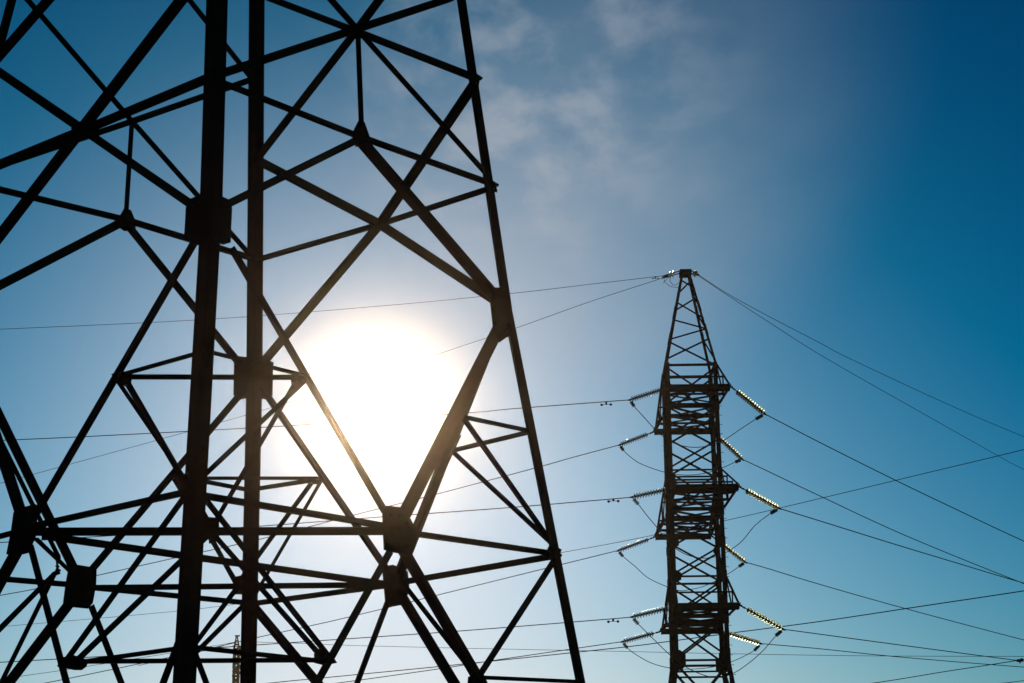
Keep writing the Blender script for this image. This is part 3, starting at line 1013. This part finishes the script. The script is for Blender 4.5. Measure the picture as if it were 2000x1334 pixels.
# air: forward-scattering haze round everything
HZ_D, HZ_G = 0.000108, 0.9905
mb = MB()
a0, a1, b0, b1, z0, z1 = -670, 670, -630, 710, -1.0, 30.5
mb.add([(x, y, z) for z in (z0, z1) for x, y in ((a0, b0), (a1, b0), (a1, b1), (a0, b1))],
       [[0, 1, 2, 3], [4, 5, 6, 7], [0, 1, 5, 4], [1, 2, 6, 5], [2, 3, 7, 6], [3, 0, 4, 7]])
M_HAZE = bpy.data.materials.new('haze')
M_HAZE.use_nodes = True
nt = M_HAZE.node_tree
for n in list(nt.nodes):
    if n.type == 'BSDF_PRINCIPLED':
        nt.nodes.remove(n)
pv = nt.nodes.new('ShaderNodeVolumePrincipled')
pv.inputs['Color'].default_value = (1.0, 0.80, 0.60, 1)
pv.inputs['Density'].default_value = HZ_D
pv.inputs['Anisotropy'].default_value = HZ_G
nt.links.new(pv.outputs['Volume'], nt.nodes['Material Output'].inputs['Volume'])
hz = mb.build('haze', M_HAZE)
hz['kind'] = 'stuff'

# ================================================================== SKY
w = bpy.data.worlds.new('World')
bpy.context.scene.world = w
w.use_nodes = True
nt = w.node_tree
bg = nt.nodes['Background']
sky = nt.nodes.new('ShaderNodeTexSky')
sky.sky_type = 'NISHITA'
sky.sun_disc = False
sky.sun_elevation = ELEV
sky.sun_rotation = AZ
sky.altitude = 300
sky.air_density = 1.0
sky.dust_density = 0.5
sky.ozone_density = 2.5
L = nt.links.new


def node(t, **kw):
    n = nt.nodes.new(t)
    for k, v in kw.items():
        setattr(n, k, v)
    return n


# develop the sky: contrast per channel, deep blue away from the sun
def mth(op, a, b_=None, c_=None):
    n = node('ShaderNodeMath', operation=op)
    for i, v in enumerate((a, b_, c_)):
        if v is None:
            continue
        if isinstance(v, (int, float)):
            n.inputs[i].default_value = v
        else:
            L(v, n.inputs[i])
    return n.outputs[0]


sep = node('ShaderNodeSeparateColor')
comb = node('ShaderNodeCombineColor')
L(sky.outputs['Color'], sep.inputs['Color'])
SKY_S = 0.08
for ch, gain, pw, sub, ro in (('Red', 0.27, 2.2, 0.034, 0.5), ('Green', 0.58, 1.92, 0.0, 0.68), ('Blue', 0.86, 2.0, 0.0, 0.48)):
    v = mth('MULTIPLY', sep.outputs[ch], SKY_S)
    v = mth('MULTIPLY', mth('POWER', v, pw), gain)
    v = mth('MAXIMUM', mth('SUBTRACT', v, sub), 0.0)
    # roll off towards the sun
    v = mth('DIVIDE', v, mth('ADD', 1.0, mth('MULTIPLY', v, ro)))
    L(mth('MULTIPLY', v, 10.0), comb.inputs[ch])
# thin cirrus: noise on a flat cloud layer overhead
tc = node('ShaderNodeTexCoord')
sx = node('ShaderNodeSeparateXYZ')
L(tc.outputs['Generated'], sx.inputs['Vector'])


zz = mth('MAXIMUM', mth('ADD', sx.outputs['Z'], 0.05), 0.02)
cx, cy = mth('DIVIDE', sx.outputs['X'], zz), mth('DIVIDE', sx.outputs['Y'], zz)
cv = node('ShaderNodeCombineXYZ')
L(cx, cv.inputs['X'])
L(cy, cv.inputs['Y'])
mp = node('ShaderNodeMapping')
mp.inputs['Location'].default_value = (1.3, 0.4, 0)
mp.inputs['Scale'].default_value = (9, 5, 1)
L(cv.outputs[0], mp.inputs['Vector'])
cn = node('ShaderNodeTexNoise')
cn.inputs['Scale'].default_value = 1.0
cn.inputs['Detail'].default_value = 5.5
cn.inputs['Roughness'].default_value = 0.55
cn.inputs['Distortion'].default_value = 0.15
L(mp.outputs[0], cn.inputs['Vector'])


def bank(px, py, kx, ky, r0, r1):
    """soft mask round one patch of the cloud layer"""
    bk = ray(px, py)
    bx, by = bk.x / (bk.z + 0.05), bk.y / (bk.z + 0.05)
    dx = mth('MULTIPLY', mth('SUBTRACT', cx, bx), kx)
    dy = mth('MULTIPLY', mth('SUBTRACT', cy, by), ky)
    rr = mth('SQRT', mth('ADD', mth('MULTIPLY', dx, dx), mth('MULTIPLY', dy, dy)))
    n = node('ShaderNodeMapRange')
    n.interpolation_type = 'SMOOTHSTEP'
    n.inputs['From Min'].default_value = r1
    n.inputs['From Max'].default_value = r0
    L(rr, n.inputs['Value'])
    return n.outputs[0]


def ramp(v, lo, hi, t0=0.0, t1=1.0):
    n = node('ShaderNodeMapRange')
    n.interpolation_type = 'SMOOTHSTEP'
    for k, q in (('From Min', lo), ('From Max', hi), ('To Min', t0), ('To Max', t1)):
        n.inputs[k].default_value = q
    L(v, n.inputs['Value'])
    return n.outputs[0]


cn2 = node('ShaderNodeTexNoise')
cn2.inputs['Scale'].default_value = 0.55
cn2.inputs['Detail'].default_value = 5
cn2.inputs['Roughness'].default_value = 0.5
L(mp.outputs[0], cn2.inputs['Vector'])
puff = mth('MULTIPLY', mth('MULTIPLY', ramp(cn.outputs['Fac'], 0.40, 0.66), bank(1040, 190, 3.3, 1.3, 0.05, 1.0)), 0.52)
veil = mth('MULTIPLY', mth('MULTIPLY', ramp(cn2.outputs['Fac'], 0.25, 0.75, 0.6, 1.0), bank(1190, 430, 2.7, 0.95, 0.0, 1.1)), 0.40)
cf = mth('SUBTRACT', mth('ADD', puff, veil), mth('MULTIPLY', puff, veil))
mix = node('ShaderNodeMix', data_type='RGBA')
L(cf, mix.inputs['Factor'])
L(comb.outputs['Color'], mix.inputs['A'])
mix.inputs['B'].default_value = (3.9, 4.35, 4.9, 1)
# the aureole of high thin haze round the sun, far above everything
nrm = node('ShaderNodeVectorMath', operation='NORMALIZE')
L(tc.outputs['Generated'], nrm.inputs[0])
dt = node('ShaderNodeVectorMath', operation='DOT_PRODUCT')
L(nrm.outputs[0], dt.inputs[0])
dt.inputs[1].default_value = tuple(sd)
th2 = mth('MULTIPLY', mth('SUBTRACT', 1.0, dt.outputs['Value']), 2.0)      # ~ angle squared
au = mth('POWER', 2.718, mth('DIVIDE', th2, -(rad(7.3) ** 2)))
aur = node('ShaderNodeVectorMath', operation='MULTIPLY_ADD')
cau = node('ShaderNodeCombineXYZ')
for q in 'XYZ':
    L(au, cau.inputs[q])
L(cau.outputs[0], aur.inputs[0])
aur.inputs[1].default_value = (2.5, 1.5, 1.0)
L(mix.outputs['Result'], aur.inputs[2])
au2 = mth('POWER', 2.718, mth('DIVIDE', th2, -(rad(3.6) ** 2)))
cau2 = node('ShaderNodeCombineXYZ')
for q in 'XYZ':
    L(au2, cau2.inputs[q])
aur2 = node('ShaderNodeVectorMath', operation='MULTIPLY_ADD')
L(cau2.outputs[0], aur2.inputs[0])
aur2.inputs[1].default_value = (0.0, 0.3, 0.6)
L(aur.outputs[0], aur2.inputs[2])
L(aur2.outputs[0], bg.inputs['Color'])
bg.inputs['Strength'].default_value = 0.1

# ================================================================== RENDER
sc = bpy.context.scene
sc.view_settings.view_transform = 'Standard'
sc.view_settings.look = 'None'
sc.view_settings.exposure = 0.0
sc.view_settings.gamma = 1.0
sc.cycles.volume_bounces = 0
sc.cycles.max_bounces = 6
for o in bpy.data.objects:
    if '_o' in o:
        del o['_o']
